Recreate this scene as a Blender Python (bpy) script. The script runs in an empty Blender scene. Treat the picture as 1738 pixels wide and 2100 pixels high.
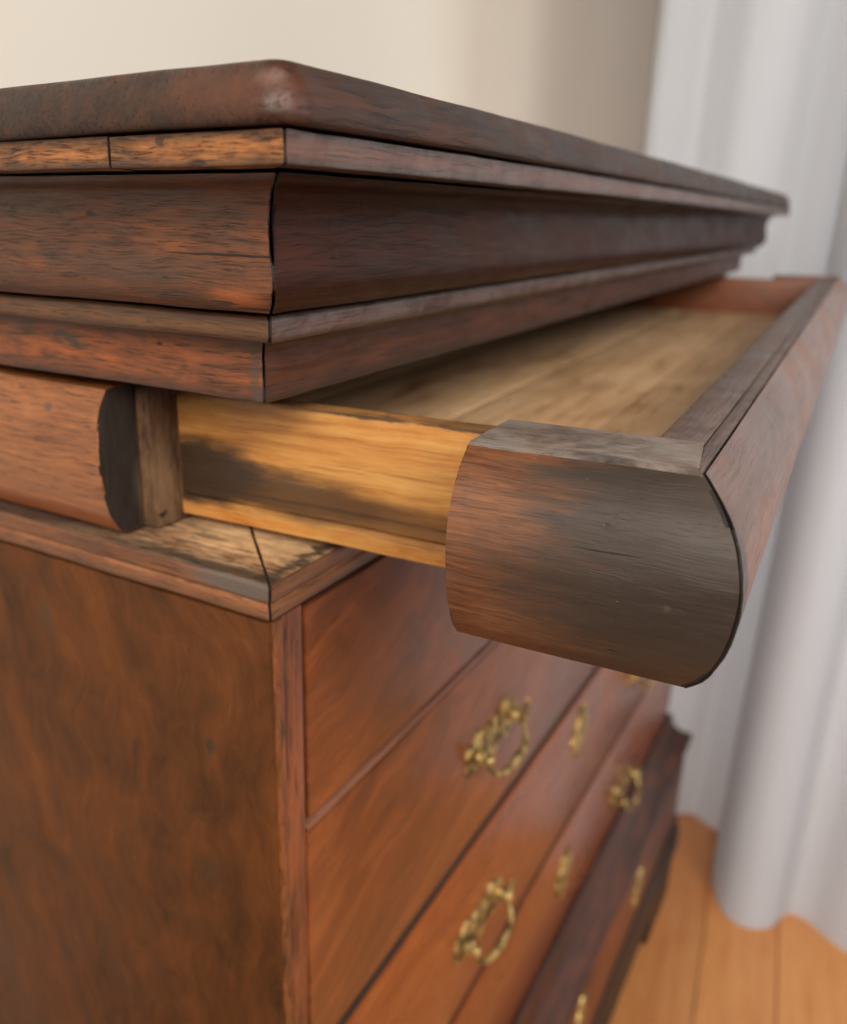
import bpy, bmesh, math, random
from mathutils import Vector, Matrix, noise
random.seed(7)
scn = bpy.context.scene
COL = scn.collection
# ------------------------------------------------------------------ camera
PX, PY, PZ = -0.2644, -0.2089, 0.9807
fw = Vector((0.80748651, 0.48316899, -0.33839808)).normalized()
rt = Vector((0.51699622, -0.85590935, 0.01157992)).normalized()
up = rt.cross(fw).normalized()
cd = bpy.data.cameras.new('camera'); cam = bpy.data.objects.new('camera', cd); COL.objects.link(cam)
cam.matrix_world = Matrix(((rt.x, up.x, -fw.x, PX), (rt.y, up.y, -fw.y, PY), (rt.z, up.z, -fw.z, PZ), (0, 0, 0, 1)))
cd.sensor_fit = 'HORIZONTAL'; cd.sensor_width = 36.0
cd.lens = 36.0 * 1749.5 / 1738
cd.shift_x = (869 - 762.5) / 1738; cd.shift_y = (1063.9 - 1050) / 1738
cd.clip_start = 0.01; cd.clip_end = 60
cd.dof.use_dof = True; cd.dof.focus_distance = 0.300; cd.dof.aperture_fstop = 36.24 / 4.3
scn.camera = cam
# ------------------------------------------------------------------ light
W_ = bpy.data.worlds.new('World'); scn.world = W_; W_.use_nodes = True
bg = W_.node_tree.nodes['Background']; bg.inputs[0].default_value = (1.0, 0.92, 0.84, 1); bg.inputs[1].default_value = 0.07
def area(name, loc, tgt, sx, sy, power, col):
    l = bpy.data.lights.new(name, 'AREA'); l.shape = 'RECTANGLE'; l.size = sx; l.size_y = sy; l.energy = power; l.color = col
    o = bpy.data.objects.new(name, l); COL.objects.link(o); o.location = loc
    o.rotation_euler = (Vector(tgt) - Vector(loc)).to_track_quat('-Z', 'Y').to_euler(); return o
area('room_window_light', (-2.1, -0.8, 2.15), (0.1, 0.1, 0.75), 1.1, 1.1, 60, (1.0, 0.93, 0.84))
area('tall_fill_light', (-0.95, -1.7, 2.1), (0.9, 0.35, 1.0), 1.2, 1.2, 54, (1.0, 0.96, 0.90))  # unseen fill lamp, added to brighten the wall
area('cool_fill_light', (0.9, -2.3, 1.5), (1.15, -0.3, 0.8), 1.2, 1.6, 22, (0.80, 0.90, 1.0))  # added cool lamp out of view, lifts the curtain and the fronts
lb = area('curtain_back_light', (2.1, -0.75, 1.0), (1.1, -0.45, 0.7), 1.2, 1.8, 13, (0.94, 0.98, 1.0)); lb.data.spread = math.radians(100)  # lamp added behind the cloth to lighten its dark folds
scn.view_settings.view_transform = 'Standard'; scn.view_settings.look = 'None'
scn.view_settings.exposure = -0.12; scn.view_settings.gamma = 1.0
scn.cycles.use_denoising = True; scn.cycles.max_bounces = 8; scn.cycles.diffuse_bounces = 4

# ------------------------------------------------------------------ materials
def srgb(r, g, b):
    f = lambda c: (c / 255 / 12.92) if c / 255 <= 0.04045 else ((c / 255 + 0.055) / 1.055) ** 2.4
    return (f(r), f(g), f(b), 1)

class NT:
    def __init__(s, name):
        s.m = bpy.data.materials.new(name); s.m.use_nodes = True; s.t = s.m.node_tree; s.n = s.t.nodes; s.l = s.t.links
        s.b = s.n['Principled BSDF']
        s.tc = s.n.new('ShaderNodeTexCoord').outputs['Object']
    def link(s, a, b): s.l.new(a, b)
    def val(s, sock, v):
        if hasattr(v, 'links') or isinstance(v, bpy.types.NodeSocket): s.l.new(v, sock)
        else: sock.default_value = v
    def math(s, op, a, b=0.0, c=0.0, clamp=False):
        n = s.n.new('ShaderNodeMath'); n.operation = op; n.use_clamp = clamp
        s.val(n.inputs[0], a); s.val(n.inputs[1], b); s.val(n.inputs[2], c); return n.outputs[0]
    def vmath(s, op, a, b=(0, 0, 0), out=0):
        n = s.n.new('ShaderNodeVectorMath'); n.operation = op
        s.val(n.inputs[0], a); s.val(n.inputs[1], b); return n.outputs[out]
    def noise(s, v, scale=1.0, detail=6, rough=0.6, dist=0.0, color=False):
        n = s.n.new('ShaderNodeTexNoise'); s.val(n.inputs['Vector'], v)
        n.inputs['Scale'].default_value = scale; n.inputs['Detail'].default_value = detail
        n.inputs['Roughness'].default_value = rough; n.inputs['Distortion'].default_value = dist
        return n.outputs['Color' if color else 'Fac']
    def smooth(s, x, a, b, to0=0.0, to1=1.0):
        n = s.n.new('ShaderNodeMapRange'); n.interpolation_type = 'SMOOTHSTEP'; s.val(n.inputs[0], x)
        n.inputs[1].default_value = a; n.inputs[2].default_value = b; n.inputs[3].default_value = to0; n.inputs[4].default_value = to1
        return n.outputs[0]
    def ramp(s, x, stops):
        n = s.n.new('ShaderNodeValToRGB'); s.val(n.inputs[0], x); e = n.color_ramp.elements
        e[0].position, e[0].color = stops[0]; e[1].position, e[1].color = stops[-1]
        for p, c in stops[1:-1]:
            k = e.new(p); k.color = c
        return n.outputs[0]
    def mix(s, f, a, b, mode='MIX'):
        n = s.n.new('ShaderNodeMix'); n.data_type = 'RGBA'; n.blend_type = mode
        s.val(n.inputs[0], f); s.val(n.inputs[6], a); s.val(n.inputs[7], b); return n.outputs[2]
    def attr(s, name):
        n = s.n.new('ShaderNodeAttribute'); n.attribute_name = name; return n.outputs['Fac']

def wood(name, axis, dark, mid, light, along=26, across=420, blotch=22, rough=(0.42, 0.64), coat=0.1, bump=0.35,
         blobs=(), seed=0.0, warp=0.002, warp_scale=30, contrast=1.0, edge_light=None, edge_amt=0.6, pores=0.8,
         grime=srgb(44, 27, 18), grime_amt=0.45, scratches=0.0, spec=0.5, flecks=None, dust=0.0, tone=(0.90, 0.84, 0.66)):
    k = NT(name)
    if name in ('old_pine', 'dusty_deck', 'block_top', 'fillet_front', 'bead_front', 'drawer_front_board', 'drawer_interior'): tone = (1, 0.93, 0.84)
    if name == 'drawer_interior': tone = (1, 0.96, 0.98)
    if name == 'dusty_deck': tone = (1, 0.88, 0.88)
    dk_ = {'aged_cove_front': .52, 'fascia_front': .66, 'bead_front': .68, 'fillet_front': .68, 'old_pine': .84, 'far_drawer_side': .8, 'dark_top_board': .5, 'aged_cove_side': .74, 'worn_fillet_side': .88, 'fascia_side': .72, 'cushion_frieze': .86, 'cushion_block': .80, 'dusty_deck': 1.0, 'drawer_interior': .9, 'drawer_front_board': .8, 'block_top': .95, 'floor_plank_wood_a': .95, 'floor_plank_wood_b': .9, 'floor_plank_wood_c': .95}.get(name, .86)  # cornice fronts get low factors: shade of those faces put into their colour
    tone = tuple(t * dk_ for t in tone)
    tn = lambda c: (c[0] * tone[0], c[1] * tone[1], c[2] * tone[2], 1)
    dark, mid, light = tn(dark), tn(mid), tn(light)
    if edge_light is not None: edge_light = tn(edge_light)
    P = k.vmath('ADD', k.tc, (seed, seed * 1.7, seed * 0.6))
    w = k.noise(P, warp_scale, 2, 0.5, color=True)
    w = k.vmath('SUBTRACT', w, (0.5, 0.5, 0.5)); w = k.vmath('MULTIPLY', w, (warp * 2,) * 3)
    Pw = k.vmath('ADD', P, w)
    sc = [across] * 3; sc[axis] = along * 0.6
    g1 = k.noise(k.vmath('MULTIPLY', Pw, sc), 1.0, 7, 0.62, 0.4)
    sc2 = [across * 3.8] * 3; sc2[axis] = along * 1.9
    g2 = k.noise(k.vmath('MULTIPLY', Pw, sc2), 1.0, 4, 0.6)
    sc3 = [blotch * 2.2] * 3; sc3[axis] = blotch
    g3 = k.noise(k.vmath('MULTIPLY', P, sc3), 1.0, 5, 0.62, 0.6)
    g4 = k.noise(P, 5.0, 3, 0.5)
    f = k.math('ADD', k.math('MULTIPLY', g1, 0.50), k.math('MULTIPLY', g3, 0.42))
    f = k.math('ADD', f, k.math('MULTIPLY', g4, 0.34 if axis == 2 else 0.22))
    f = k.math('ADD', k.math('MULTIPLY', k.math('SUBTRACT', f, 0.56), contrast), 0.56)
    col = k.ramp(f, [(0.38, dark), (0.54, mid), (0.74, light)])
    # open pores: fine dark streaks along the grain
    po = k.smooth(g2, 0.30, 0.47, 1.0, 0.0)
    col = k.mix(k.math('MULTIPLY', po, pores), col, k.mix(1.0, col, srgb(95, 78, 70), 'MULTIPLY'))
    col = k.mix(k.math('MULTIPLY', k.smooth(g2, 0.50, 0.66), 0.35), col, k.mix(1.0, col, srgb(255, 240, 225), 'MULTIPLY') if False else light)
    # old varnish and dirt gone patchy
    g5 = k.noise(P, 42.0, 6, 0.68, 1.2)
    gr = k.smooth(k.math('ADD', k.math('MULTIPLY', g5, 0.6), k.math('MULTIPLY', g3, 0.4)), 0.54, 0.66)
    col = k.mix(k.math('MULTIPLY', gr, grime_amt), col, grime)
    h = k.math('ADD', k.math('MULTIPLY', g1, 0.7), k.math('MULTIPLY', g2, 0.6))
    h = k.math('SUBTRACT', h, k.math('MULTIPLY', po, 0.6))
    if flecks:
        sf = [flecks[0]] * 3; sf[axis] = flecks[1]
        fl = k.smooth(k.noise(k.vmath('MULTIPLY', Pw, sf), 1.0, 2, 0.5, 0.8), 0.63, 0.70)
        col = k.mix(k.math('MULTIPLY', fl, flecks[2]), col, flecks[3])
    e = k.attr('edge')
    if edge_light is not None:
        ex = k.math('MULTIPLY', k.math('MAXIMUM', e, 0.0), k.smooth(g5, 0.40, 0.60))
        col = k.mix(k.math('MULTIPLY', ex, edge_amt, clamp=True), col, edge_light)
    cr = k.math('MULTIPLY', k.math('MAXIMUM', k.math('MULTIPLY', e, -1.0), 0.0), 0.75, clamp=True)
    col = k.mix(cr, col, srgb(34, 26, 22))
    rg = k.smooth(g3, 0.3, 0.7, rough[0], rough[1])
    # blobs: (centre, radii, colour, strength, softness, warp amp, warp scale, depth)
    cache = {}
    for (c, r, bc, st, soft, wa, ws, dep) in blobs:
        key = (wa, ws)
        if key not in cache:
            st_ = [1.0] * 3; st_[axis] = 0.22; am = [wa * 2.0] * 3; am[axis] = wa * 7.0
            q = k.noise(k.vmath('MULTIPLY', k.tc, st_), ws * 1.6, 5, 0.62, color=True); q = k.vmath('SUBTRACT', q, (0.5, 0.5, 0.5))
            cache[key] = k.vmath('ADD', k.tc, k.vmath('MULTIPLY', q, am))
        v = k.vmath('DIVIDE', k.vmath('SUBTRACT', cache[key], c), r)
        d = k.vmath('LENGTH', v, out=1)
        m = k.smooth(d, 1 - soft, 1 + soft, 1.0, 0.0)
        col = k.mix(k.math('MULTIPLY', m, st), col, bc)
        if dep: h = k.math('SUBTRACT', h, k.math('MULTIPLY', m, dep))
    if scratches:
        sp = k.noise(k.vmath('MULTIPLY', k.vmath('ADD', P, (0.3, 0.1, 0.7)), (1900, 1900, 1900)), 1.0, 0, 0.5)
        sm = k.smooth(sp, 0.845, 0.87)
        col = k.mix(k.math('MULTIPLY', sm, scratches), col, srgb(205, 180, 160))
    if dust:
        dn = k.math('MULTIPLY', k.smooth(g5, 0.35, 0.65), dust)
        col = k.mix(dn, col, srgb(168, 158, 150)); 
    k.link(col, k.b.inputs['Base Color']); k.link(rg, k.b.inputs['Roughness'])
    k.b.inputs['Coat Weight'].default_value = coat; k.b.inputs['Coat Roughness'].default_value = 0.28
    k.b.inputs['Specular IOR Level'].default_value = spec
    bn = k.n.new('ShaderNodeBump'); bn.inputs['Strength'].default_value = bump; bn.inputs['Distance'].default_value = 0.0006
    k.link(h, bn.inputs['Height']); k.link(bn.outputs[0], k.b.inputs['Normal'])
    return k.m

BLK = srgb(22, 17, 15); DKB = srgb(48, 34, 27)
def crack(c, r, dep=1.6): return (c, r, BLK, 0.95, 0.35, 0.0022, 38, dep)
# side cornice: brown with orange in the worn places
M = {}
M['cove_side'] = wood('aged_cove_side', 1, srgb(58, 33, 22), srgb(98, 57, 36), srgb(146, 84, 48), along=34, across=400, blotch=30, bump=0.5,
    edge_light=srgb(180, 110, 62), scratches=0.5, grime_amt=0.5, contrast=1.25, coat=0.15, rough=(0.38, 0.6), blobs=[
    ((-.028, -.008, .9665), (.05, .026, .00035), BLK, 0.95, 0.4, 0.0018, 26, 2.2),
    ((-.023, -.012, .952), (.05, .010, .0035), srgb(182, 98, 48), 0.6, 0.8, 0.003, 120, 0),
    ((-.023, -.004, .9495), (.05, .0055, .0010), srgb(60, 42, 28), 0.9, 0.5, 0.0015, 300, 1.5),
    ((-.023, -.016, .9482), (.05, .008, .0003), BLK, 0.9, 0.4, 0.001, 60, 1.4),
    ((-.03, .0585, .979), (.05, .0018, .0008), BLK, 0.9, 0.5, 0.001, 400, 1.6),
    ((-.03, .020, .9575), (.05, .0016, .0005), BLK, 0.8, 0.5, 0.0008, 400, 1.0),
    ((-.03, .038, .960), (.05, .03, .006), srgb(62, 44, 34), 0.55, 0.9, 0.006, 60, 0)])
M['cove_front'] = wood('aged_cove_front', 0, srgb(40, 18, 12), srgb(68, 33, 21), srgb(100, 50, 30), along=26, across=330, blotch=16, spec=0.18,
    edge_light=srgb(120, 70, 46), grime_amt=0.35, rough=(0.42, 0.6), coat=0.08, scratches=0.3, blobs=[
    ((.008, -.0275, .9765), (.0012, .05, .0009), BLK, 0.9, 0.5, 0.0006, 300, 1.2)])
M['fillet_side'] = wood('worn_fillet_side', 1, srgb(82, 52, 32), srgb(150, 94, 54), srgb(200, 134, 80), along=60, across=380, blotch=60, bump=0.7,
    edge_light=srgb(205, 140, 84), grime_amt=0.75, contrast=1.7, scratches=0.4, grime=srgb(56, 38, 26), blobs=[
    ((-.05, -.0025, 1.0005), (.05, .0016, .0012), srgb(66, 42, 30), 0.9, 0.5, 0.0006, 300, 1.4),
    ((-.05, -.017, .9937), (.05, .004, .0012), srgb(56, 36, 26), 0.9, 0.5, 0.001, 200, 1.4)])
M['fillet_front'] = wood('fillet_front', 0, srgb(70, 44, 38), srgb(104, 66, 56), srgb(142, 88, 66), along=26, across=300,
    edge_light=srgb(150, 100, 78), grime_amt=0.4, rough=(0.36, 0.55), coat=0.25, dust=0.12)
M['bead_side'] = wood('bead_side', 1, srgb(66, 48, 36), srgb(102, 70, 48), srgb(140, 90, 56), across=330, grime=srgb(76, 66, 52),
    grime_amt=0.7, edge_light=srgb(150, 105, 72))
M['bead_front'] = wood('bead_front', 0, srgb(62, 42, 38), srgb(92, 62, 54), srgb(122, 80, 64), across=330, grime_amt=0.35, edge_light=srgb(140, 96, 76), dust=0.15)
M['fascia_side'] = wood('fascia_side', 1, srgb(92, 52, 30), srgb(142, 80, 46), srgb(190, 106, 60), along=34, across=320, blotch=44, contrast=1.7, bump=0.5,
    grime=srgb(84, 66, 46), grime_amt=0.7, edge_light=srgb(170, 108, 66), blobs=[
    ((0, .1105, .9280), (.05, .0055, .0020), srgb(58, 50, 38), 0.85, 0.35, 0.0045, 110, 0.3),
    ((0, .1030, .9245), (.05, .0050, .0018), srgb(58, 50, 38), 0.85, 0.35, 0.0045, 110, 0.3),
    ((0, .0505, .9285), (.05, .0013, .0008), BLK, 0.9, 0.5, 0.0006, 300, 1.4),
    ((0, .0005, .92), (.05, .0028, .03), srgb(72, 60, 48), 0.7, 0.7, 0.0015, 200, 0)])
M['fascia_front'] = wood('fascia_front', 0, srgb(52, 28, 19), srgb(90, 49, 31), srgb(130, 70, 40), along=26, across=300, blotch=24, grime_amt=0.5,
    edge_light=srgb(140, 88, 56), rough=(0.36, 0.58))
M['top'] = wood('dark_top_board', 0, srgb(38, 23, 18), srgb(66, 40, 28), srgb(108, 62, 38), along=20, across=150, blotch=26, warp=0.004,
    grime_amt=0.6, grime=srgb(46, 38, 28), coat=0.15, rough=(0.4, 0.6), bump=0.5, contrast=1.4, spec=0.35, blobs=[
    ((-.052, -.047, 1.0165), (.006, .0045, .0022), srgb(176, 150, 140), 0.28, 0.8, 0.002, 220, 0),
    ((-.05, -.036, 1.013), (.02, .022, .006), srgb(104, 58, 36), 0.4, 0.9, 0.004, 80, 0)])
M['frieze_side'] = wood('cushion_frieze', 1, srgb(100, 58, 33), srgb(150, 92, 55), srgb(188, 122, 78), along=30, across=300, blotch=24,
    coat=0.3, rough=(0.34, 0.52), grime_amt=0.25, blobs=[
    ((0, .1275, .892), (.03, .0028, .0022), srgb(82, 62, 50), 0.8, 0.5, 0.001, 200, 0),
    ((0, .1040, .842), (.03, .0030, .002), srgb(96, 72, 50), 0.6, 0.6, 0.001, 200, 0),
    ((0, .15, .838), (.03, .09, .0085), srgb(160, 84, 40), 0.5, 0.8, 0.003, 60, 0)])
M['end_grain'] = wood('blackened_end_grain', 2, srgb(20, 16, 15), srgb(36, 28, 26), srgb(58, 44, 38), along=60, across=500, coat=0.0, rough=(0.6, 0.8), grime_amt=0.3,
    blobs=[((.024, .09, .852), (.006, .03, .014), srgb(120, 96, 68), 0.5, 0.8, 0.003, 160, 0)])
M['backing'] = wood('dusty_backing', 2, srgb(48, 32, 25), srgb(82, 56, 42), srgb(128, 94, 66), along=40, across=200, coat=0.0, rough=(0.6, 0.8), blotch=60, contrast=1.4, grime_amt=0.4, blobs=[
    ((.028, .09, .855), (.006, .03, .020), srgb(134, 104, 72), 0.6, 0.8, 0.004, 120, 0), ((.026, .09, .838), (.003, .03, .0015), BLK, 0.9, 0.4, 0.001, 120, 1.5)])
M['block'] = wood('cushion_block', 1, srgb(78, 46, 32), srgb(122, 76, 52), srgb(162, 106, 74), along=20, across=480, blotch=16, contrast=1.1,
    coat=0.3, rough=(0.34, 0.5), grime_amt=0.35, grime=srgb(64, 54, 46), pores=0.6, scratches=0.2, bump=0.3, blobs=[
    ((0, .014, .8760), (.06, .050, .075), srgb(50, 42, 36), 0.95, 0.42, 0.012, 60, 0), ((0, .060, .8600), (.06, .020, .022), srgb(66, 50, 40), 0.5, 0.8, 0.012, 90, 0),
    ((0, .0365, .8785), (.03, .010, .00035), BLK, 0.85, 0.4, 0.0012, 60, 1.4),
    ((0, .0330, .8420), (.03, .0022, .0004), BLK, 0.95, 0.4, 0.0003, 100, 1.6),
    ((0, .0165, .8640), (.03, .0011, .0011), srgb(84, 66, 54), 0.6, 0.4, 0.0002, 300, 0.8),
    ((0, .0385, .8870), (.03, .0010, .0005), BLK, 0.8, 0.4, 0.0002, 300, 0.8)])
M['block_top'] = wood('block_top', 1, srgb(66, 56, 50), srgb(98, 86, 80), srgb(132, 114, 102), along=30, across=260, coat=0.1, rough=(0.4, 0.6),
    grime_amt=0.5, grime=srgb(60, 52, 48), scratches=1.0, dust=0.35, blobs=[((.010, .046, .904), (.0045, .0095, .01), srgb(40, 30, 26), 0.9, 0.4, .003, 160, 1.2), ((.022, .052, .904), (.003, .006, .01), srgb(60, 46, 40), 0.7, 0.5, .002, 200, 0)])
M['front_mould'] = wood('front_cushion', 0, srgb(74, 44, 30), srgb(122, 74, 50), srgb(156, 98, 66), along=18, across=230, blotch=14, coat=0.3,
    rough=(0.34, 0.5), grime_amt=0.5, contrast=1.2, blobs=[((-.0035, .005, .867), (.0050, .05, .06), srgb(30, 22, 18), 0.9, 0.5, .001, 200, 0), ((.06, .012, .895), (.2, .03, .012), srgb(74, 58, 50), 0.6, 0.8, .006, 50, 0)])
M['front_board'] = wood('drawer_front_board', 0, srgb(60, 44, 38), srgb(92, 68, 58), srgb(126, 92, 76), along=20, across=240, coat=0.15, grime_amt=0.4, dust=0.15)
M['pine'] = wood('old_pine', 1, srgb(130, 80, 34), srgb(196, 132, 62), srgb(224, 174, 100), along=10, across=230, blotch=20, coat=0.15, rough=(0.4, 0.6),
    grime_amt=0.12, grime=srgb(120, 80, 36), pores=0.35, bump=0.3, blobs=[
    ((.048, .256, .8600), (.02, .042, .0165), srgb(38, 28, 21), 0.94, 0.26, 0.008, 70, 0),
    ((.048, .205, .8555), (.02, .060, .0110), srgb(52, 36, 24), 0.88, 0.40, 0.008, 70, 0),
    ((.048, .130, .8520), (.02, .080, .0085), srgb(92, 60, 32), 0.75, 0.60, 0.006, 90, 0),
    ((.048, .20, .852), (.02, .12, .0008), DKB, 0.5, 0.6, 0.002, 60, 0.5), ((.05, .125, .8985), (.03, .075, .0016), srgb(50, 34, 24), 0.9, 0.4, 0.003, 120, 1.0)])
M['pine_top'] = wood('side_top_edge', 1, srgb(58, 42, 32), srgb(96, 70, 46), srgb(186, 130, 66), along=30, across=300, contrast=1.6, coat=0.0, rough=(0.6, 0.8), grime_amt=0.6)
M['interior'] = wood('drawer_interior', 0, srgb(150, 112, 76), srgb(204, 164, 118), srgb(226, 192, 148), along=10, across=60, blotch=9, coat=0.1, rough=(0.45, 0.65),
    grime_amt=0.35, grime=srgb(120, 82, 50), pores=0.25, contrast=1.1)
M['far_side'] = wood('far_drawer_side', 1, srgb(98, 52, 26), srgb(134, 74, 38), srgb(160, 94, 52), along=16, across=120, coat=0.1)
M['deck_top'] = wood('dusty_deck', 1, srgb(112, 84, 58), srgb(184, 148, 104), srgb(226, 196, 146), along=40, across=260, blotch=50, contrast=2.1, coat=0.0,
    rough=(0.6, 0.85), grime=srgb(54, 42, 34), grime_amt=0.8, bump=0.5, edge_light=DKB, edge_amt=1.2, blobs=[
    ((.030, .060, .83), (.003, .010, .02), srgb(70, 46, 26), 0.85, 0.5, 0.003, 180, 0.8),
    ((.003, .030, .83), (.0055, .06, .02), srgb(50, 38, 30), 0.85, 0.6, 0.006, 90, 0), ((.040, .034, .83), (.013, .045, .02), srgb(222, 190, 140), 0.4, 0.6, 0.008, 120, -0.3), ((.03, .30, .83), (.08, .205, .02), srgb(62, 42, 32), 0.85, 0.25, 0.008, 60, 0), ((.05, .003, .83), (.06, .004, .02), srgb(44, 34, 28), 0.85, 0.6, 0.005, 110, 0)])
M['deck_side'] = wood('deck_moulding_side', 1, srgb(84, 50, 32), srgb(130, 80, 50), srgb(164, 104, 64), along=24, across=220, coat=0.2, grime_amt=0.5, grime=srgb(86, 72, 58),
    blobs=[((0, .016, .8262), (.02, .030, .0050), srgb(96, 86, 78), 0.85, 0.4, .002, 120, 0)],
    edge_light=srgb(178, 120, 78))
M['deck_front'] = wood('deck_moulding_front', 0, srgb(84, 52, 34), srgb(124, 80, 54), srgb(152, 102, 68), along=24, across=220, coat=0.2, grime_amt=0.35, edge_light=srgb(150, 104, 72))
M['stile'] = wood('stile', 2, srgb(56, 30, 22), srgb(96, 52, 34), srgb(150, 84, 48), along=20, across=160, coat=0.2, blotch=26, contrast=1.3)
M['stile_edge'] = wood('stile_edge', 2, srgb(50, 38, 28), srgb(84, 54, 34), srgb(150, 86, 46), along=70, across=200, coat=0.1, blotch=70, contrast=1.1)
M['rail'] = wood('rail', 0, srgb(76, 48, 42), srgb(116, 76, 66), srgb(150, 104, 92), along=16, across=200, coat=0.4, rough=(0.3, 0.42))
M['low_drawer'] = wood('low_drawer_front', 0, srgb(56, 26, 15), srgb(96, 46, 24), srgb(150, 76, 38), along=8, across=60, blotch=14, contrast=1.5, coat=0.25)
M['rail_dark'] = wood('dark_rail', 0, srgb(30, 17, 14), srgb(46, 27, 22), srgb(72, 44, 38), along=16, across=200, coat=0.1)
M['dark_mould'] = wood('waist_moulding', 0, srgb(38, 20, 14), srgb(66, 35, 23), srgb(110, 58, 34), along=12, across=130, coat=0.2, rough=(0.4, 0.52), contrast=1.5)
M['foot'] = wood('blackened_foot', 0, srgb(18, 13, 11), srgb(30, 20, 16), srgb(44, 28, 20), coat=0.2)
M['joint'] = wood('dirty_joint_gap_shade', 2, srgb(20, 14, 12), srgb(30, 21, 17), srgb(44, 30, 24), coat=0.0, rough=(0.7, 0.9), bump=0.1)  # dirt and shade of joints and drawer gaps, in one dark colour
M['carcass'] = wood('carcass_wood', 1, srgb(60, 38, 24), srgb(96, 62, 38), srgb(126, 84, 52), coat=0.0, rough=(0.6, 0.8))

def figured(name, axis, dark, mid, light, dirx, seed, sc=9.0, coat=0.35, fig=1.0, rough=(0.32, 0.46), blobs=()):
    """veneer with a swirling figure"""
    k = NT(name)
    P = k.vmath('ADD', k.tc, (seed, seed * 0.7, seed * 1.3))
    w1 = k.vmath('SUBTRACT', k.noise(P, 9.0, 2, 0.5, color=True), (0.5, 0.5, 0.5))
    w2 = k.vmath('SUBTRACT', k.noise(P, 30.0, 3, 0.55, color=True), (0.5, 0.5, 0.5))
    Pw = k.vmath('ADD', P, k.vmath('ADD', k.vmath('MULTIPLY', w1, (0.10 * fig,) * 3), k.vmath('MULTIPLY', w2, (0.012 * fig,) * 3)))
    # rotate so that the grain runs along dirx in the plane
    mp = k.n.new('ShaderNodeMapping'); k.link(Pw, mp.inputs[0]); mp.inputs['Rotation'].default_value = dirx
    s = [70.0] * 3; s[axis] = 6.0
    g1 = k.noise(k.vmath('MULTIPLY', mp.outputs[0], s), 1.0, 6, 0.6, 0.5)
    s = [520.0] * 3; s[axis] = 34.0
    g2 = k.noise(k.vmath('MULTIPLY', mp.outputs[0], s), 1.0, 5, 0.62)
    g3 = k.noise(Pw, sc, 4, 0.55)
    g4 = k.noise(k.vmath('MULTIPLY', Pw, (1, 1, 0.6) if axis == 2 else (0.5, 1, 1)), 34, 3, 0.5, 0.8)
    f = k.math('ADD', k.math('MULTIPLY', g1, 0.28 if axis == 2 else 0.40), k.math('MULTIPLY', g3, 0.34))
    f = k.math('ADD', f, k.math('ADD', k.math('MULTIPLY', g2, 0.20), k.math('MULTIPLY', g4, 0.20)))
    col = k.ramp(f, [(0.38, dark), (0.56, mid), (0.76, light)])
    for (c, r, bc, st, soft, wa, ws, dep) in blobs:
        q = k.vmath('SUBTRACT', k.noise(k.tc, ws, 3, 0.6, color=True), (0.5, 0.5, 0.5))
        v = k.vmath('DIVIDE', k.vmath('SUBTRACT', k.vmath('ADD', k.tc, k.vmath('MULTIPLY', q, (wa * 2,) * 3)), c), r)
        m = k.smooth(k.vmath('LENGTH', v, out=1), 1 - soft, 1 + soft, 1.0, 0.0)
        col = k.mix(k.math('MULTIPLY', m, st), col, bc)
    k.link(col, k.b.inputs['Base Color'])
    k.link(k.smooth(g4, 0.3, 0.7, rough[0], rough[1]), k.b.inputs['Roughness'])
    k.b.inputs['Coat Weight'].default_value = coat; k.b.inputs['Coat Roughness'].default_value = 0.22; k.b.inputs['Specular IOR Level'].default_value = 0.2 if axis == 2 else 0.35
    bn = k.n.new('ShaderNodeBump'); bn.inputs['Strength'].default_value = 0.12; bn.inputs['Distance'].default_value = 0.0008
    k.link(k.math('ADD', g2, k.math('MULTIPLY', g3, 1.5)), bn.inputs['Height']); k.link(bn.outputs[0], k.b.inputs['Normal'])
    return k.m
M['side_panel'] = figured('figured_side_veneer', 2, srgb(56, 32, 14), srgb(92, 51, 21), srgb(126, 72, 30), (0.12, 0, 0), 1.3, sc=13, fig=0.8, coat=0.04, rough=(0.45, 0.6), blobs=[
    ((0, .040, .7335), (.03, .003, .0045), srgb(58, 46, 32), 0.85, 0.5, 0.002, 150, 0),
    ((0, .046, .655), (.03, .008, .007), srgb(66, 46, 28), 0.6, 0.6, 0.006, 100, 0),
    ((0, .152, .775), (.03, .005, .010), srgb(70, 54, 36), 0.6, 0.7, 0.004, 100, 0)])
M['front_veneer'] = figured('figured_front_veneer', 0, srgb(60, 32, 17), srgb(108, 56, 27), srgb(152, 84, 40), (0, 0.35, 0), 4.1, sc=7, fig=0.7, coat=0.45, rough=(0.28, 0.4))
M['front_veneer2'] = figured('figured_front_veneer_low', 0, srgb(80, 39, 17), srgb(128, 64, 28), srgb(160, 88, 40), (0, -0.1, 0), 7.7, sc=5, fig=0.5, coat=0.5, rough=(0.26, 0.38))

def plain(name, c1, c2, scale, rough, bump=0.0, trans=0.0, bscale=300):
    k = NT(name); n = k.noise(k.tc, scale, 4, 0.6)
    k.link(k.mix(n, c1, c2), k.b.inputs['Base Color']); k.b.inputs['Roughness'].default_value = rough
    k.b.inputs['Specular IOR Level'].default_value = 0.3
    if bump:
        bn = k.n.new('ShaderNodeBump'); bn.inputs['Strength'].default_value = bump; bn.inputs['Distance'].default_value = 0.001
        k.link(k.noise(k.tc, bscale, 4, 0.6), bn.inputs['Height']); k.link(bn.outputs[0], k.b.inputs['Normal'])
    return k
M['wall'] = plain('cream_plaster', srgb(221, 209, 194), srgb(227, 216, 202), 4, 0.85, 0.2).m
k = plain('white_curtain_cloth', srgb(214, 216, 220), srgb(219, 221, 225), 8, 0.9, 0.15, bscale=900)
tr = k.n.new('ShaderNodeBsdfTranslucent'); tr.inputs[0].default_value = srgb(228, 228, 230)
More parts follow.
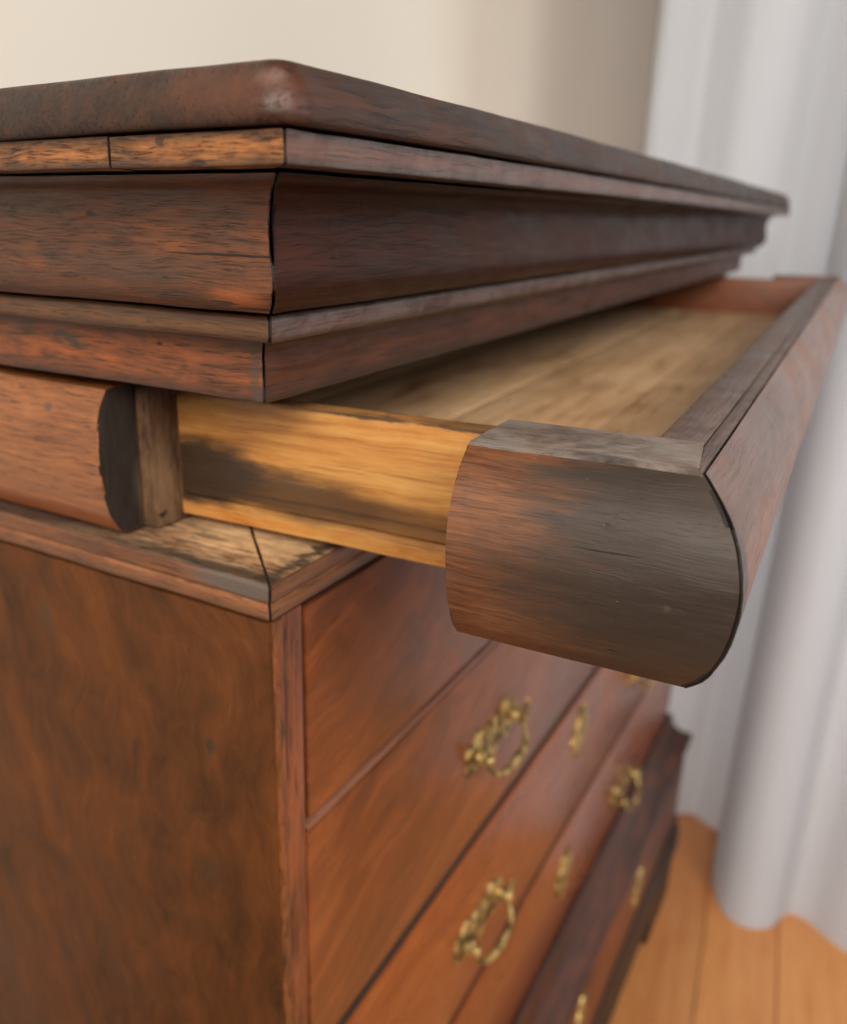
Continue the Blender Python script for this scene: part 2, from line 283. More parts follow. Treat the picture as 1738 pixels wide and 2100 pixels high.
mx = k.n.new('ShaderNodeMixShader'); mx.inputs[0].default_value = 0.45
k.link(k.b.outputs[0], mx.inputs[1]); k.link(tr.outputs[0], mx.inputs[2]); k.link(mx.outputs[0], k.n['Material Output'].inputs[0])
M['curtain'] = k.m
k = NT('brass'); n1 = k.noise(k.tc, 90, 3, 0.5)
k.link(k.ramp(n1, [(0.40, srgb(100, 78, 44)), (0.60, srgb(206, 176, 112))]), k.b.inputs['Base Color'])
k.b.inputs['Metallic'].default_value = 0.7; k.link(k.smooth(n1, 0.3, 0.7, 0.6, 0.42), k.b.inputs['Roughness'])
M['brass'] = k.m
def plankmat(i):
    r = random.Random(i); a = r.uniform(-9, 9)
    c = lambda r_, g, b: srgb(r_ + a, g + a, b + a * .6)
    return wood('floor_plank_wood_%s' % 'abc'[i], 0, c(196, 124, 70), c(214, 144, 90), c(226, 162, 108), along=5, across=60, blotch=5, coat=0.3, rough=(0.3, 0.42),
                seed=i * 3.1, pores=0.2, grime_amt=0.0, bump=0.08)
PLK = [plankmat(i) for i in range(3)]

# ------------------------------------------------------------------ mesh helpers
def linkobj(name, verts, faces, mat, parent=None, smooth=True, edge=None, ang=32):
    me = bpy.data.meshes.new(name); me.from_pydata(verts, [], faces); me.update()
    bm = bmesh.new(); bm.from_mesh(me); bmesh.ops.recalc_face_normals(bm, faces=bm.faces); bm.to_mesh(me); bm.free()
    if edge is not None:
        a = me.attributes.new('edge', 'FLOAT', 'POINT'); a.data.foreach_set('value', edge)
    for m in (mat if isinstance(mat, (list, tuple)) else [mat]): me.materials.append(m)
    if smooth:
        me.polygons.foreach_set('use_smooth', [True] * len(me.polygons)); me.set_sharp_from_angle(angle=math.radians(ang))
    o = bpy.data.objects.new(name, me); COL.objects.link(o)
    if parent is not None: o.parent = parent
    return o

def round_chain(pts, rads, n=4):
    """open chain with rounded corners -> list of (pt, edgeflag)"""
    out = [(Vector(pts[0]), 0.0)]
    for i in range(1, len(pts) - 1):
        a, b, c = Vector(pts[i - 1]), Vector(pts[i]), Vector(pts[i + 1])
        u, v = (a - b), (c - b); r = rads[i] if isinstance(rads, (list, tuple)) else rads
        r = min(r, u.length * .45, v.length * .45)
        if r <= 1e-6: out.append((b, 0.0)); continue
        u.normalize(); v.normalize()
        turn = (b - a).x * (c - b).y - (b - a).y * (c - b).x
        sharp = 1 - max(-1, min(1, -(u.dot(v)))) ; s = min(1, sharp * 1.3)
        flag = s if turn > 0 else -s
        for j in range(n + 1):
            t = j / n; p = b + u * r * (1 - t) ** 2 + v * r * t ** 2
            out.append((p, flag))
    out.append((Vector(pts[-1]), 0.0)); return out

def spline(pts, n=6, keep=()):
    P = [Vector(p) for p in pts]; out = []
    for i in range(len(P) - 1):
        a, b, c, d_ = P[max(0, i - 1)], P[i], P[i + 1], P[min(len(P) - 1, i + 2)]
        for j in range(n):
            t = j / n
            q = 0.5 * ((2 * b) + (c - a) * t + (2 * a - 5 * b + 4 * c - d_) * t * t + (3 * b - a - 3 * c + d_) * t ** 3)
            out.append((q.x, q.y))
    out.append((P[-1].x, P[-1].y)); return out

def resample(ch, step):
    out = []
    for (p, f), (q, g) in zip(ch[:-1], ch[1:]):
        n = max(1, int((q - p).length / step))
        for j in range(n):
            t = j / n
            e = f * max(0, 1 - t * 2.5) + g * max(0, 1 - (1 - t) * 2.5) if n > 2 else f * (1 - t) + g * t
            out.append((p.lerp(q, t), e))
    out.append(ch[-1]); return out

def mould(name, pts, back, s_of, kind, mat, parent, step=0.0012, nseg=160, power=1.6, amp=0.00022, wave=0.0004, rad=0.0008, seed=0, zfun=None, mats=None, chip=0.0, kind_caps=True, gapn=1.0):
    """sweep an outer chain pts [(p,z)] (top to bottom) closed by `back` points; s_of(p, t) gives the position along the run"""
    if not isinstance(rad, (list, tuple)): rads = [rad] * len(pts)
    else: rads = rad
    ch = resample(round_chain(pts, rads), step)
    prof = [(c[0].x, c[0].y, c[1]) for c in ch]; nout = len(prof)
    prof += [(b[0], b[1], 0.0) for b in back]; N = len(prof)
    cx = sum(p[0] for p in prof) / N; cz = sum(p[1] for p in prof) / N
    nor = []
    for i in range(N):
        a = prof[max(0, i - 1)]; b = prof[min(nout - 1, i + 1)] if i < nout else prof[i]
        d = Vector((b[0] - a[0], b[1] - a[1])); d = d.normalized() if d.length > 1e-9 else Vector((0, 1))
        nor.append(Vector((-d.y, d.x)) if i < nout else Vector((0, 0)))
    V, E, F = [], [], []
    ts = [0.0] + [0.0 + (j / nseg) ** power for j in range(nseg + 1)] + [1.0]
    for r_, t in enumerate(ts):
        endk = 1 if r_ in (0, len(ts) - 1) else 0
        for i, (p, z, e) in enumerate(prof):
            s = s_of(p, t)
            pp, zz = p, z
            if i < nout:
                if kind == 'side': q = Vector((-p, s, z))
                else: q = Vector((s, -p, z))
                qq = Vector((q.x * 240, q.y * 240, q.z * 240)); ax = 1 if kind == 'side' else 0
                qq[ax] *= 0.25; qq += Vector((seed, seed, seed))
                d = noise.noise(qq) * amp + noise.noise(Vector((seed * 3.3, s * 22, z * 40))) * wave
                if e > 0.05: 
                    c = noise.noise(Vector((s * 260 + seed, z * 300, 3.1)))
                    d -= max(0, c - 0.15) * e * (0.0010 + chip)
                pp += nor[i].x * d; zz += nor[i].y * d
            if endk:
                pp += (0.0005 if cx > pp else -0.0005); zz += (0.0005 if cz > zz else -0.0005)
            else:
                if r_ == 1: s += 0.0004
                if r_ == len(ts) - 2: s -= 0.0004
            if r_ == 0 or r_ == len(ts) - 1: s += (noise.noise(Vector((z * 95, seed, 1.7))) * 0.0008 + noise.noise(Vector((z * 700, seed, 4.7))) * 0.0003) * gapn
            if zfun: zz += zfun(s)
            V.append((-pp, s, zz) if kind == 'side' else (s, -pp, zz)); E.append(e)
    R = len(ts)
    for r_ in range(R - 1):
        for i in range(N):
            a = r_ * N + i; b = r_ * N + (i + 1) % N
            F.append((a, b, b + N, a + N))
    F.append(tuple(range(N))[::-1]); F.append(tuple((R - 1) * N + i for i in range(N)))
    ms = list(mats) if mats else [mat]
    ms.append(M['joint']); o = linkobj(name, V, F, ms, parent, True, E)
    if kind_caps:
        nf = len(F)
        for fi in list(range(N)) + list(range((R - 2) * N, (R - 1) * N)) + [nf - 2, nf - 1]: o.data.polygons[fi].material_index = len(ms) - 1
    if mats:   # second material on upward faces
        for pl in o.data.polygons:
            if pl.material_index == len(ms) - 1: continue
            if pl.normal.z > 0.8: pl.material_index = 1
            elif abs(pl.normal.y if kind == 'side' else pl.normal.x) > 0.8 and len(mats) > 2: pl.material_index = 2
    return o

def box(name, x0, x1, y0, y1, z0, z1, mat, parent=None, bev=0.0008, cuts=0, amp=0.0, mats=None, seed=0):
    bm = bmesh.new(); bmesh.ops.create_cube(bm, size=1)
    for v in bm.verts: v.co = Vector(((x0 + x1) / 2 + v.co.x * (x1 - x0), (y0 + y1) / 2 + v.co.y * (y1 - y0), (z0 + z1) / 2 + v.co.z * (z1 - z0)))
    if bev: bmesh.ops.bevel(bm, geom=list(bm.edges), offset=bev, segments=2, affect='EDGES', profile=0.6)
    if cuts:
        es = [e for e in bm.edges if e.calc_length() > 0.05]
        bmesh.ops.subdivide_edges(bm, edges=es, cuts=cuts, use_grid_fill=True)
        for v in bm.verts:
            q = v.co * 30 + Vector((seed, seed, 0)); v.co += Vector((noise.noise(q), noise.noise(q + Vector((5, 1, 2))), noise.noise(q + Vector((9, 7, 3))))) * amp
    me = bpy.data.meshes.new(name); bm.to_mesh(me); bm.free()
    for m in (mats or [mat]): me.materials.append(m)
    if mats:
        for pl in me.polygons:
            if pl.normal.z > 0.8: pl.material_index = 1
    me.polygons.foreach_set('use_smooth', [True] * len(me.polygons)); me.set_sharp_from_angle(angle=math.radians(40))
    o = bpy.data.objects.new(name, me); COL.objects.link(o)
    if parent is not None: o.parent = parent
    return o

def tag(o, **kw):
    for a, b in kw.items(): o[a] = b
    return o

# ------------------------------------------------------------------ setting
W = 1.10; WB = 1.072; D = 0.50; FZ = -0.20
fl = bpy.data.objects.new('floor', None); COL.objects.link(fl); fl.location = (1.4, -0.3, FZ); tag(fl, kind='structure')
sub = box('subfloor', -0.6, 3.6, -2.6, 0.556, FZ - .05, FZ - .021, M['foot'], None, 0); sub.parent = fl; sub.matrix_parent_inverse = fl.matrix_world.inverted()
ang = math.radians(6.0); pitch = 0.118
pm = bpy.data.meshes.new('plank')
def plank_mesh(L, wd, mat, nm='plank'):
    bm = bmesh.new(); bmesh.ops.create_cube(bm, size=1)
    for v in bm.verts: v.co = Vector((v.co.x * L, v.co.y * wd, v.co.z * .02))
    bmesh.ops.bevel(bm, geom=[e for e in bm.edges if abs(e.verts[0].co.x - e.verts[1].co.x) > .1], offset=0.0012, segments=2, affect='EDGES')
    me = bpy.data.meshes.new(nm); bm.to_mesh(me); bm.free(); me.materials.append(mat); return me
pms = [plank_mesh(4.2, pitch - 0.0014, m) for m in PLK]
for i in range(-17, 5):
    o = bpy.data.objects.new('plank', pms[i % 3]); COL.objects.link(o); o.parent = fl
    off = (i + 0.35) * pitch
    o.location = (0.3 - math.sin(ang) * off, 0.0 + 0.3 + math.cos(ang) * off * 1.0 - 0.15, -0.01)
    o.rotation_euler = (0, 0, ang)
YW = 0.56
wl = box('wall', -2.6, 2.72, YW, YW + .1, FZ - .05, 2.6, M['wall'], None, 0); tag(wl, kind='structure')
wr = box('wall', 2.62, 2.72, -2.6, YW - .002, FZ - .05, 2.6, M['wall'], None, 0); tag(wr, kind='structure')

# ------------------------------------------------------------------ chest
chest = bpy.data.objects.new('chest_of_drawers', None); COL.objects.link(chest); chest.location = (W / 2, D / 2, FZ)
tag(chest, label='antique brown veneered chest of drawers with deep moulded cornice, its shallow top drawer pulled open', category='chest of drawers')
bpy.context.view_layer.update()
INV = chest.matrix_world.inverted()
def own(o): o.parent = chest; o.matrix_parent_inverse = INV; return o
G = 0.0008
def run_side(y1, y0=None, gap=G):
    return (lambda p, t: (-p + gap if y0 is None else y0) + t * (y1 - (-p + gap if y0 is None else y0)))
def run_front(gap=G): return lambda p, t: (-p + gap) + t * (W + p - gap - (-p + gap))
def run_far(y1): return lambda p, t: (-p + G) + t * (y1 + p - G)

SAG = lambda s: -0.011 * max(0, s / 1.08) ** 1.3       # the old top has sunk a little towards its far end
def three(name, pts, back, ms, mf, rad, seed, wave=0.0004, sides=None, zf=None, chip=0.0):
    if sides is None: sides = [(None, D)]
    for j, (a, b) in enumerate(sides):
        own(mould(name, pts, back, run_side(b, a), 'side', ms, None, nseg=200, power=1.5, seed=seed + j, rad=rad, wave=wave, chip=chip))
    own(mould(name, pts, back, run_front(), 'front', mf, None, nseg=260, power=2.2, seed=seed + 5, rad=rad, wave=wave, zfun=zf))
    # far return: mirror of the side run
    o = mould(name, pts, back, run_side(D), 'side', mf, None, nseg=16, step=0.004, seed=seed + 9, rad=rad, wave=wave)
    dz = zf(W) if zf else 0
    for v in o.data.vertices: v.co.x = W - v.co.x; v.co.z += dz
    o.data.flip_normals(); own(o)

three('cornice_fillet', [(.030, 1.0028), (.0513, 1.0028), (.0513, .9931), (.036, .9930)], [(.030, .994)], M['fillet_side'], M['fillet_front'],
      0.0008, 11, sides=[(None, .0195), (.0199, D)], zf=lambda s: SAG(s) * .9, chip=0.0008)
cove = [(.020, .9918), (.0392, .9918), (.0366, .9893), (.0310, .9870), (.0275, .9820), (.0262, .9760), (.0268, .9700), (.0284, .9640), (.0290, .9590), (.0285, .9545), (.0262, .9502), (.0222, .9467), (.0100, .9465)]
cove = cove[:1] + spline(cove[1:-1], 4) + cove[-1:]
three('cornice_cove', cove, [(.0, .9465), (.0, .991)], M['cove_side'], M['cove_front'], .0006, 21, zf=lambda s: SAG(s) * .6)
three('cornice_bead', [(.004, .9453), (.0170, .9453), (.0192, .9438), (.0188, .9375), (.0170, .9354), (.004, .9353)], [(.0, .936), (.0, .944)], M['bead_side'], M['bead_front'], .0009, 31, zf=lambda s: SAG(s) * .35, chip=0.0006)
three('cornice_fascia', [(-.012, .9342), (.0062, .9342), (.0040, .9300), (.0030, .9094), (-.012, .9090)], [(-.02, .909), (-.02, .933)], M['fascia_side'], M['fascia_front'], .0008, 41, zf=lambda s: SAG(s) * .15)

# top board: rounded plan outline swept through an edge profile
def slab(name, x0, x1, y0, y1, prof, rc, mat):
    pts = []
    def seg(a, b, n, pw=1.0):
        for j in range(n): pts.append(Vector(a).lerp(Vector(b), (j / n) ** pw))
    def arc(c, a0, a1, n=14):
        for j in range(n):
            a = math.radians(a0 + (a1 - a0) * j / n); pts.append(Vector((c[0] + rc * math.cos(a), c[1] + rc * math.sin(a))))
    seg((x0, y1), (x0, y0 + rc), 160); arc((x0 + rc, y0 + rc), 180, 270)
    seg((x0 + rc, y0), (x1 - rc, y0), 220, 1.6); arc((x1 - rc, y0 + rc), 270, 360, 8); seg((x1, y0 + rc), (x1, y1), 20); pts.append(Vector((x1, y1)))
    N = len(pts); nr = []
    for i in range(N):
        a, b = pts[max(0, i - 1)], pts[min(N - 1, i + 1)]; d = (b - a).normalized(); nr.append(Vector((d.y, -d.x)))
    V, F = [], []
    for i, (p, n) in enumerate(zip(pts, nr)):
        for j, (o_, z) in enumerate(prof):
            q = Vector((p.x * 60, p.y * 60, z * 120)); w = noise.noise(q) * 0.00045 + noise.noise(Vector((p.x * 14, p.y * 14, 4))) * 0.0008 * (1 if z > 1.006 else .4)
            V.append((p.x + n.x * (o_ + w), p.y + n.y * (o_ + w), z + noise.noise(q * .3 + Vector((3, 3, 3))) * 0.0004 * (1 if z > 1.006 else 0) + SAG(p.x) - max(0, p.y) * 0.014))
    K = len(prof)
    for i in range(N - 1):
        for j in range(K - 1): F.append((i * K + j, (i + 1) * K + j, (i + 1) * K + j + 1, i * K + j + 1))
    F.append(tuple(i * K for i in range(N))); F.append(tuple(i * K + K - 1 for i in reversed(range(N))))
    F.append(tuple(range(K))); F.append(tuple((N - 1) * K + j for j in reversed(range(K))))
    return linkobj(name, V, F, mat, None, True, None, 50)
prof = [(-.012, 1.0037), (.0056, 1.0038), (.0070, 1.0043), (.0076, 1.0054), (.0078, 1.0070), (.0074, 1.0095), (.0062, 1.0125), (.0045, 1.0152), (.0026, 1.0175), (.0016, 1.0186), (.0002, 1.0194), (-.002, 1.0198), (-.012, 1.0203)]
prof = [(a, b if b < 1.005 else b + .0017 * (b - 1.0046) / .015) for a, b in prof]
own(slab('top_board', -.0465, W + .015, -.0465, D, prof, .0055, M['top']))
own(box('cornice_core', .02, W - .02, .02, D - .002, .9105, .985, M['carcass'], None, 0))

# pulvinated frieze at the near side, with its cut end
cush = [(-.0060, .9040), (-.0035, .9034), (.0005, .8960), (.0036, .8860), (.0048, .8740), (.0048, .8650), (.0034, .8540), (.0002, .8430), (-.0055, .8335), (-.0085, .8320)]
cush = cush[:1] + spline(cush[1:-1]) + cush[-1:]
def side_fr(y0, y1, name):
    return mould(name, cush, [(-.0200, .8320), (-.0200, .9040)], lambda p, t: y0 + t * (y1 - y0), 'side', M['frieze_side'], None, nseg=80, seed=51, rad=.0006, amp=.0001,
                 mats=[M['frieze_side'], M['frieze_side'], M['end_grain']], kind_caps=False)
own(side_fr(.0935, D, 'frieze_cushion'))
own(box('frieze_backing', .0215, .0475, .086, D, .8312, .9075, M['backing'], None, .0012, 6, .0004))
o = side_fr(.0135, D, 'frieze_cushion')
for v in o.data.vertices: v.co.x = W - v.co.x
o.data.flip_normals(); own(o)
own(box('back_panel', .01, W - .01, D - .018, D - .003, FZ + .06, .909, M['carcass'], None, 0))

# deck between frieze and body: mitred boards with a moulded edge
G = 0.0005
dk = [(-.060, .8300), (.0008, .8300), (.0016, .8282), (.0006, .8215), (-.0006, .8200), (.0008, .8180), (.0014, .8135), (-.0010, .8112), (-.060, .8110)]
three('deck_moulding', dk, [(-.062, .812), (-.062, .829)], M['deck_side'], M['deck_front'], .0007, 61)
for o in chest.children:
    if o.name.startswith('deck_moulding'):
        o.data.materials.append(M['deck_top'])
        for pl in o.data.polygons:
            if pl.normal.z > .8 and pl.center.z > .8292 and pl.material_index == 0: pl.material_index = 2
own(box('dust_board', .0625, W - .0625, .0625, D - .02, .812, .8292, M['deck_top'], None, .0005))

# ---- body
own(box('side_panel', 0, .018, .0012, D, .13, .8106, M['side_panel'], None, .0009))
own(box('side_panel', WB - .018, WB, .0012, D, .13, .8106, M['side_panel'], None, .0009))
BZ = .20
for m in (0, 1):
    X = (lambda x: x) if not m else (lambda x: WB - x)
    def sbox(n, a, b, *r, **k_): return own(box(n, min(X(a), X(b)), max(X(a), X(b)), *r, **k_))
    sbox('stile', .0024, .0088, -.0004, .016, BZ, .8108, M['stile_edge'], bev=.0012)
    sbox('stile', .0094, .0240, .0006, .016, BZ, .8108, M['stile'], bev=.0008)
    sbox('stile', .0012, .0235, .0162, .030, BZ, .8105, M['carcass'], bev=0)
rows = [(.6878, .8074), (.5236, .6812), (.3532, .5086), (.1860, .3396)]
for z0, z1 in [(.6820, .6866)]:
    own(box('rail', .0245, WB - .0245, -.0004, .020, z0, z1, M['rail'], None, .0014))
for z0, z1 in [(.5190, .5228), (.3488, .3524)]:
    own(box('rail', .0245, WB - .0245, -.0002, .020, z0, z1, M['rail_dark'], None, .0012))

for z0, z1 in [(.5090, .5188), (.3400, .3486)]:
    own(box('rail', .0245, WB - .0245, .0016, .020, z0, z1, M['joint'], None, .0006))  # dark strips filling the drawer gaps, with the gap shade painted in
own(box('rail', .0242, .0276, .0030, .020, .6870, .8105, M['joint'], None, .0003)).name = 'stile'  # dark filler in the gap left of the top drawer, painted shade
own(box('rail', .0280, WB - .0245, .0030, .020, .8078, .8105, M['joint'], None, .0003))  # gap above the top drawer filled dark, standing in for its shade
BR = M['brass']
def extrude_outline(name, pts, th, parent, c, y0, dome=0.0):
    """flat plate in the XZ plane with a bevelled rim, standing th proud of y0 towards -y"""
    cx = sum(p[0] for p in pts) / len(pts); cz = sum(p[1] for p in pts) / len(pts)
    rings = [(1.0, 0), (1.0, th * .5), (.95, th * .9), (.86, th), (.6, th * (1 + dome * .7)), (.3, th * (1 + dome))]
    V, F, N = [], [], len(pts)
    for k_, h in rings:
        for p in pts: V.append((c[0] + cx + (p[0] - cx) * k_, y0 - h, c[1] + cz + (p[1] - cz) * k_))
    for r_ in range(len(rings) - 1):
        for i in range(N): F.append((r_ * N + i, r_ * N + (i + 1) % N, (r_ + 1) * N + (i + 1) % N, (r_ + 1) * N + i))
    V.append((c[0] + cx, y0 - th * (1 + dome), c[1] + cz)); t = len(V) - 1
    for i in range(N): F.append(((len(rings) - 1) * N + i, (len(rings) - 1) * N + (i + 1) % N, t))
    F.append(tuple(reversed(range(N))))
    return linkobj(name, V, F, BR, parent, True, None, 45)
def tube(path, rad, n=10):
    V, F = [], []
    for i, p in enumerate(path):
        a, b = Vector(path[max(0, i - 1)]), Vector(path[min(len(path) - 1, i + 1)]); d = (b - a).normalized()
        s = d.cross(Vector((0, 1, 0.01))).normalized(); u = s.cross(d).normalized(); r = rad[i] if isinstance(rad, list) else rad
        for j in range(n):
            t = 2 * math.pi * j / n; V.append(tuple(Vector(p) + s * math.cos(t) * r + u * math.sin(t) * r))
    for i in range(len(path) - 1):
        for j in range(n): F.append((i * n + j, i * n + (j + 1) % n, (i + 1) * n + (j + 1) % n, (i + 1) * n + j))
    F.append(tuple(range(n))[::-1]); F.append(tuple((len(path) - 1) * n + j for j in range(n)))
    return V, F
def ball(c, r, sx=1, sy=1, sz=1):
    bm = bmesh.new(); bmesh.ops.create_uvsphere(bm, u_segments=14, v_segments=9, radius=1)
    V = [(c[0] + v.co.x * r * sx, c[1] + v.co.y * r * sy, c[2] + v.co.z * r * sz) for v in bm.verts]; F = [tuple(v.index for v in f.verts) for f in bm.faces]; bm.free(); return V, F
def join(parts):
    V, F = [], []
    for v, f in parts:
        b = len(V); V += list(v); F += [tuple(i + b for i in q) for q in f]
    return V, F
def handle(cx, cz, y0, parent):
    # rococo back plate: lobed outline
    half = [(0, .013), (.008, .016), (.014, .0125), (.019, .0140), (.025, .020), (.031, .017), (.036, .012), (.042, .012), (.047, .006), (.0455, .000), (.047, -.006), (.042, -.012),
            (.036, -.010), (.031, -.016), (.024, -.013), (.018, -.008), (.012, -.011), (.006, -.017), (0, -.020)]
    pts = half + [(-x, z) for x, z in reversed(half[1:-1])]
    pts = spline([(x * 1.0, z * 1.0) for x, z in pts + pts[:1]], 4)[:-1]
    extrude_outline('back_plate', pts, .0032, parent, (cx, cz), y0)
    for s in (-1, 1):
        prt = []
        prt.append(ball((cx + s * .034, y0 - .006, cz + .003), .0062, 1, 1.2, 1))
        prt.append(ball((cx + s * .034, y0 - .013, cz + .003), .0046, 1, 1, 1))
        V, F = join(prt); linkobj('bail_post', V, F, BR, parent, True, None, 60)
    path, rr = [], []
    n = 40
    for i in range(n + 1):
        t = i / n; a = math.pi * t
        x = -math.cos(a) * .034 * (1 + .16 * math.sin(a) ** 2); z = -.0195 * (math.sin(a) ** 0.75) + .0035 * math.exp(-((a - math.pi / 2) / .35) ** 2)
        path.append((cx + x, y0 - .012 - .010 * math.sin(a), cz + .003 + z)); rr.append(.0021 + .0013 * math.sin(a) ** 3)
    prt = [tube(path, rr)]
    for s in (-1, 1):   # scrolled tips beyond the posts
        tip = [(cx + s * (.034 + .010 * math.sin(u * 2.6)), y0 - .013, cz + .003 + .010 * u + .003) for u in [j / 8 for j in range(9)]]
        prt.append(tube(tip, [.0022 - .0008 * j / 8 for j in range(9)]))
    prt.append(ball((cx, y0 - .0225, cz - .0150), .0032, 1.6, 1, 1))
    V, F = join(prt); linkobj('bail', V, F, BR, parent, True, None, 60)
def escutcheon(cx, cz, y0, parent):
    half = [(0, .036), (.004, .031), (.009, .033), (.012, .026), (.008, .019), (.012, .014), (.019, .012), (.017, .003), (.021, -.004), (.017, -.012), (.019, -.019), (.012, -.024), (.007, -.030), (0, -.036)]
    pts = half + [(-x, z) for x, z in reversed(half[1:-1])]
    extrude_outline('key_plate', [(x * 1.15, z * .95) for x, z in pts], .003, parent, (cx, cz), y0, .3)
for i, (z0, z1) in enumerate(rows):
    a, b = (.0272 + .0008, WB - .0262) if i == 0 else (.0248, WB - .0248)
    y = .0010 if i == 0 else -.0006
    d = own(box('drawer', a, b, y, y + .022, z0, z1, M['front_veneer'] if i < 2 else M['front_veneer2'], None, .0012))
    zh = {1: .6018, 2: .4213, 3: .2300}.get(i)
    if zh:
        handle(.267, zh, y, d); handle(.770, zh, y, d)
        escutcheon(.519, {1: .63, 2: .463, 3: .275}[i], y, d)
box_in = own(box('drawer_divider', .03, WB - .03, .03, D - .03, .2, .80, M['carcass'], None, 0))

# ---- waist moulding, lower drawer, base
W_keep = W; W = WB
three('waist_moulding', [(-.02, .1835), (.0060, .1830), (.0075, .1790), (.0085, .170), (.013, .158), (.023, .146), (.033, .139), (.0390, .136), (.0405, .130), (.0390, .122), (.034, .118), (-.02, .118)],
      [(-.022, .15)], M['dark_mould'], M['dark_mould'], .002, 71)
own(box('lower_carcass', -.036, WB + .036, -.030, D, -.035, .1175, M['dark_mould'], None, .002))
d = own(box('drawer', .0, WB, -.0385, -.0305, -.012, .108, M['low_drawer'], None, .0015))
handle(.267, .055, -.0385, d); escutcheon(.790, .055, -.0385, d); escutcheon(.519, .075, -.0385, d)
three('base_moulding', [(-.02, -.0355), (.038, -.036), (.0395, -.043), (.0405, -.058), (.0435, -.070), (.0440, -.110), (-.02, -.111)], [(-.022, -.07)], M['foot'], M['foot'], .002, 81)
for (fx, fy) in ((.02, -.02), (WB - .02, -.02), (.02, D - .08), (WB - .02, D - .08)):
    s = 1 if fx > .5 else -1
    x0, x1 = (fx - .10, fx + .052) if s > 0 else (fx - .052, fx + .10)
    yy0, yy1 = (-.041, .07) if fy < 0 else (fy - .03, fy + .07)
    own(box('foot', x0, x1, yy0, yy1, FZ + .0005, -.1115, M['foot'], None, .006))

W = W_keep
WD = W + .020
# ------------------------------------------------------------------ the open frieze drawer
Fy = .0127
yaw, dx, op, tilt = .0321, .0009, .1804, -.0088
dmat = Matrix.Translation((dx, -op, 0)) @ Matrix.Rotation(yaw, 4, 'Z') @ Matrix.Translation((0, .1, .87)) @ Matrix.Rotation(tilt, 4, 'X') @ Matrix.Translation((0, -.1, -.87))
XI = .0485
fd = box('frieze_drawer', .0605, WD - .061, Fy + .0245, .43, .8362, .8500, M['interior'], None, .0005)
tag(fd, label='shallow top drawer pulled out at a slight angle')
for j, (a, b) in enumerate([(Fy + .0245, .112), (.1130, .205), (.2060, .315), (.3160, .43)]):
    box('bottom_board', .0605, WD - .061, a, b, .8504, .8535 - .0004 * (j % 2), M['interior'], fd, .0007)
def in_d(o): o.parent = fd; return o
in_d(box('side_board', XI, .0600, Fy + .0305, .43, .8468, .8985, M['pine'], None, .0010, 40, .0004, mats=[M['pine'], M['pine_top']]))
in_d(box('runner', XI - .0006, .0600, Fy + .0305, .43, .8358, .8462, M['pine'], None, .0010, 40, .0003))
in_d(box('side_board', WD - .060, WD - XI, Fy + .0245, .43, .8362, .9005, M['far_side'], None, .0010))
in_d(box('back_board', .0605, WD - .061, .4305, .442, .8362, .8955, M['far_side'], None, .0010))
in_d(box('front_lining', .0495, WD - .0495, Fy + .0072, Fy + .0240, .8362, .9030, M['front_board'], None, .0010, 30, .0003))
in_d(box('front_board', .0085, WD - .0085, Fy + .0013, Fy + .0068, .8340, .9034, M['front_board'], None, .0007, 30, .0002))
# cushion block on the near end, mitred to the front
cb = [(-.0095, .9045), (-.0072, .9035), (-.0005, .8965), (.0055, .8870), (.0088, .8750), (.0088, .8640), (.0065, .8510), (.0014, .8385), (-.0048, .8305), (-.0078, .8295)]
cb = [(p + .0062 - .0062, z) for p, z in cb]
cb = cb[:1] + spline(cb[1:-1]) + cb[-1:]
YB = .0925
def blk_run(p, t):
    y_end = Fy - max(p + .0075, -.0065) + .0009
    return YB + t * (y_end - YB)
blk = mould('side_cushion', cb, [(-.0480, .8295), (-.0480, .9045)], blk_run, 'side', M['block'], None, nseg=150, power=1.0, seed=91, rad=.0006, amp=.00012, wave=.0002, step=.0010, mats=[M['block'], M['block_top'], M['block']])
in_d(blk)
o = mould('side_cushion', cb, [(-.0480, .8295), (-.0480, .9045)], blk_run, 'side', M['block'], None, nseg=20, power=1.0, seed=95, rad=.0018, step=.003)
for v in o.data.vertices: v.co.x = WD - v.co.x
o.data.flip_normals(); in_d(o)
def fr_run(p, t):     # p measured from the crack plane y = Fy
    a = .0075 - (p) + G; return a + t * (WD - .0075 + p - G - a)
cf = [(0.0, .9045)] + [(p + .0075 + .0008, z) for p, z in cb[1:-1]] + [(0.0, .8295)]
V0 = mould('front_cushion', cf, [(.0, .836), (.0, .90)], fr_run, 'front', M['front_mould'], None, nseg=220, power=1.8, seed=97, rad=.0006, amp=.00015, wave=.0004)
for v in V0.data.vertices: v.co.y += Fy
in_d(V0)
own(fd); fd.matrix_basis = dmat

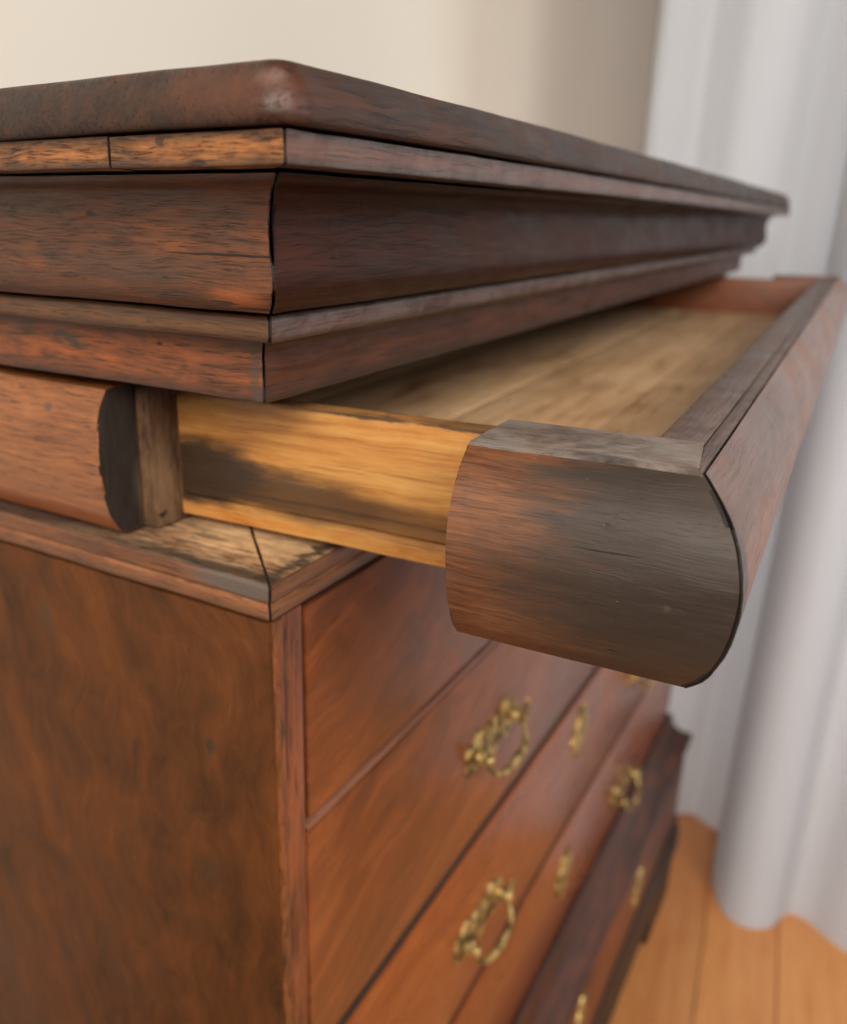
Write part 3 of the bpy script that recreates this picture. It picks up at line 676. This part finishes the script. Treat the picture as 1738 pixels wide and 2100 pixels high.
# ------------------------------------------------------------------ curtains
def curtain(name, plan, z0, z1, lean, label, seed, hem=0.0):
    # plan: list of (x, y); smooth it with Catmull-Rom
    P = [Vector((*p, 0)) for p in plan]; pts = []
    for i in range(len(P) - 1):
        a, b, c, d_ = P[max(0, i - 1)], P[i], P[i + 1], P[min(len(P) - 1, i + 2)]
        for j in range(12):
            t = j / 12
            pts.append(0.5 * ((2 * b) + (c - a) * t + (2 * a - 5 * b + 4 * c - d_) * t * t + (3 * b - a - 3 * c + d_) * t ** 3))
    pts.append(P[-1]); K = 60; th = .0025
    V, F = [], []
    N = len(pts); nr = []
    for i in range(N):
        d_ = (pts[min(N - 1, i + 1)] - pts[max(0, i - 1)]).normalized(); nr.append(Vector((d_.y, -d_.x, 0)))
    m = sum((p for p in pts), Vector()) / N
    for side in (0, 1):
        for k_ in range(K + 1):
            u = k_ / K; z = z0 + (z1 - z0) * u
            for i, p in enumerate(pts):
                q = p + nr[i] * (th * side)
                # folds loosen a little towards the floor and wander
                wob = noise.noise(Vector((p.y * 7, z * 1.6, seed))) * .012 * (1 - u * .4)
                V.append((q.x + lean * (z - z0) + wob, q.y + noise.noise(Vector((p.y * 5, z * 1.3, seed + 4))) * .010, z + (hem * noise.noise(Vector((p.y * 6, 2, seed))) if k_ == 0 else 0)))
    A = (K + 1) * N
    for s in (0, 1):
        for k_ in range(K):
            for i in range(N - 1):
                a = s * A + k_ * N + i; F.append((a, a + 1, a + N + 1, a + N))
    for k_ in range(K):
        for i in (0, N - 1): a = k_ * N + i; F.append((a, a + N, a + N + A, a + A))
    for i in range(N - 1):
        for b in (0, K * N): a = b + i; F.append((a, a + 1, a + 1 + A, a + A))
    o = linkobj(name, V, F, M['curtain'], None, True, None, 70)
    tag(o, label=label, category='curtain', group='white curtains behind the chest'); return o
curtain('curtain', [(1.40, .225), (1.345, .205), (1.345, .17), (1.365, .135), (1.345, .10), (1.315, .055), (1.325, .0), (1.345, -.04), (1.325, -.085), (1.335, -.14), (1.36, -.22)],
        FZ + .0015, 2.3, .0, 'white curtain hanging farther back, just past the far corner of the chest', 2.0, .0)
curtain('curtain', [(1.24, -.105), (1.17, -.115), (1.11, -.140), (1.09, -.175), (1.11, -.210), (1.165, -.235), (1.165, -.27), (1.13, -.32), (1.115, -.38), (1.13, -.45), (1.17, -.50), (1.15, -.56), (1.11, -.64), (1.15, -.74), (1.12, -.85), (1.16, -.95)],
        FZ + .0015, 2.3, .05, 'white curtain hanging closest to the pulled-out drawer, brushing the planks', 6.0, .0)
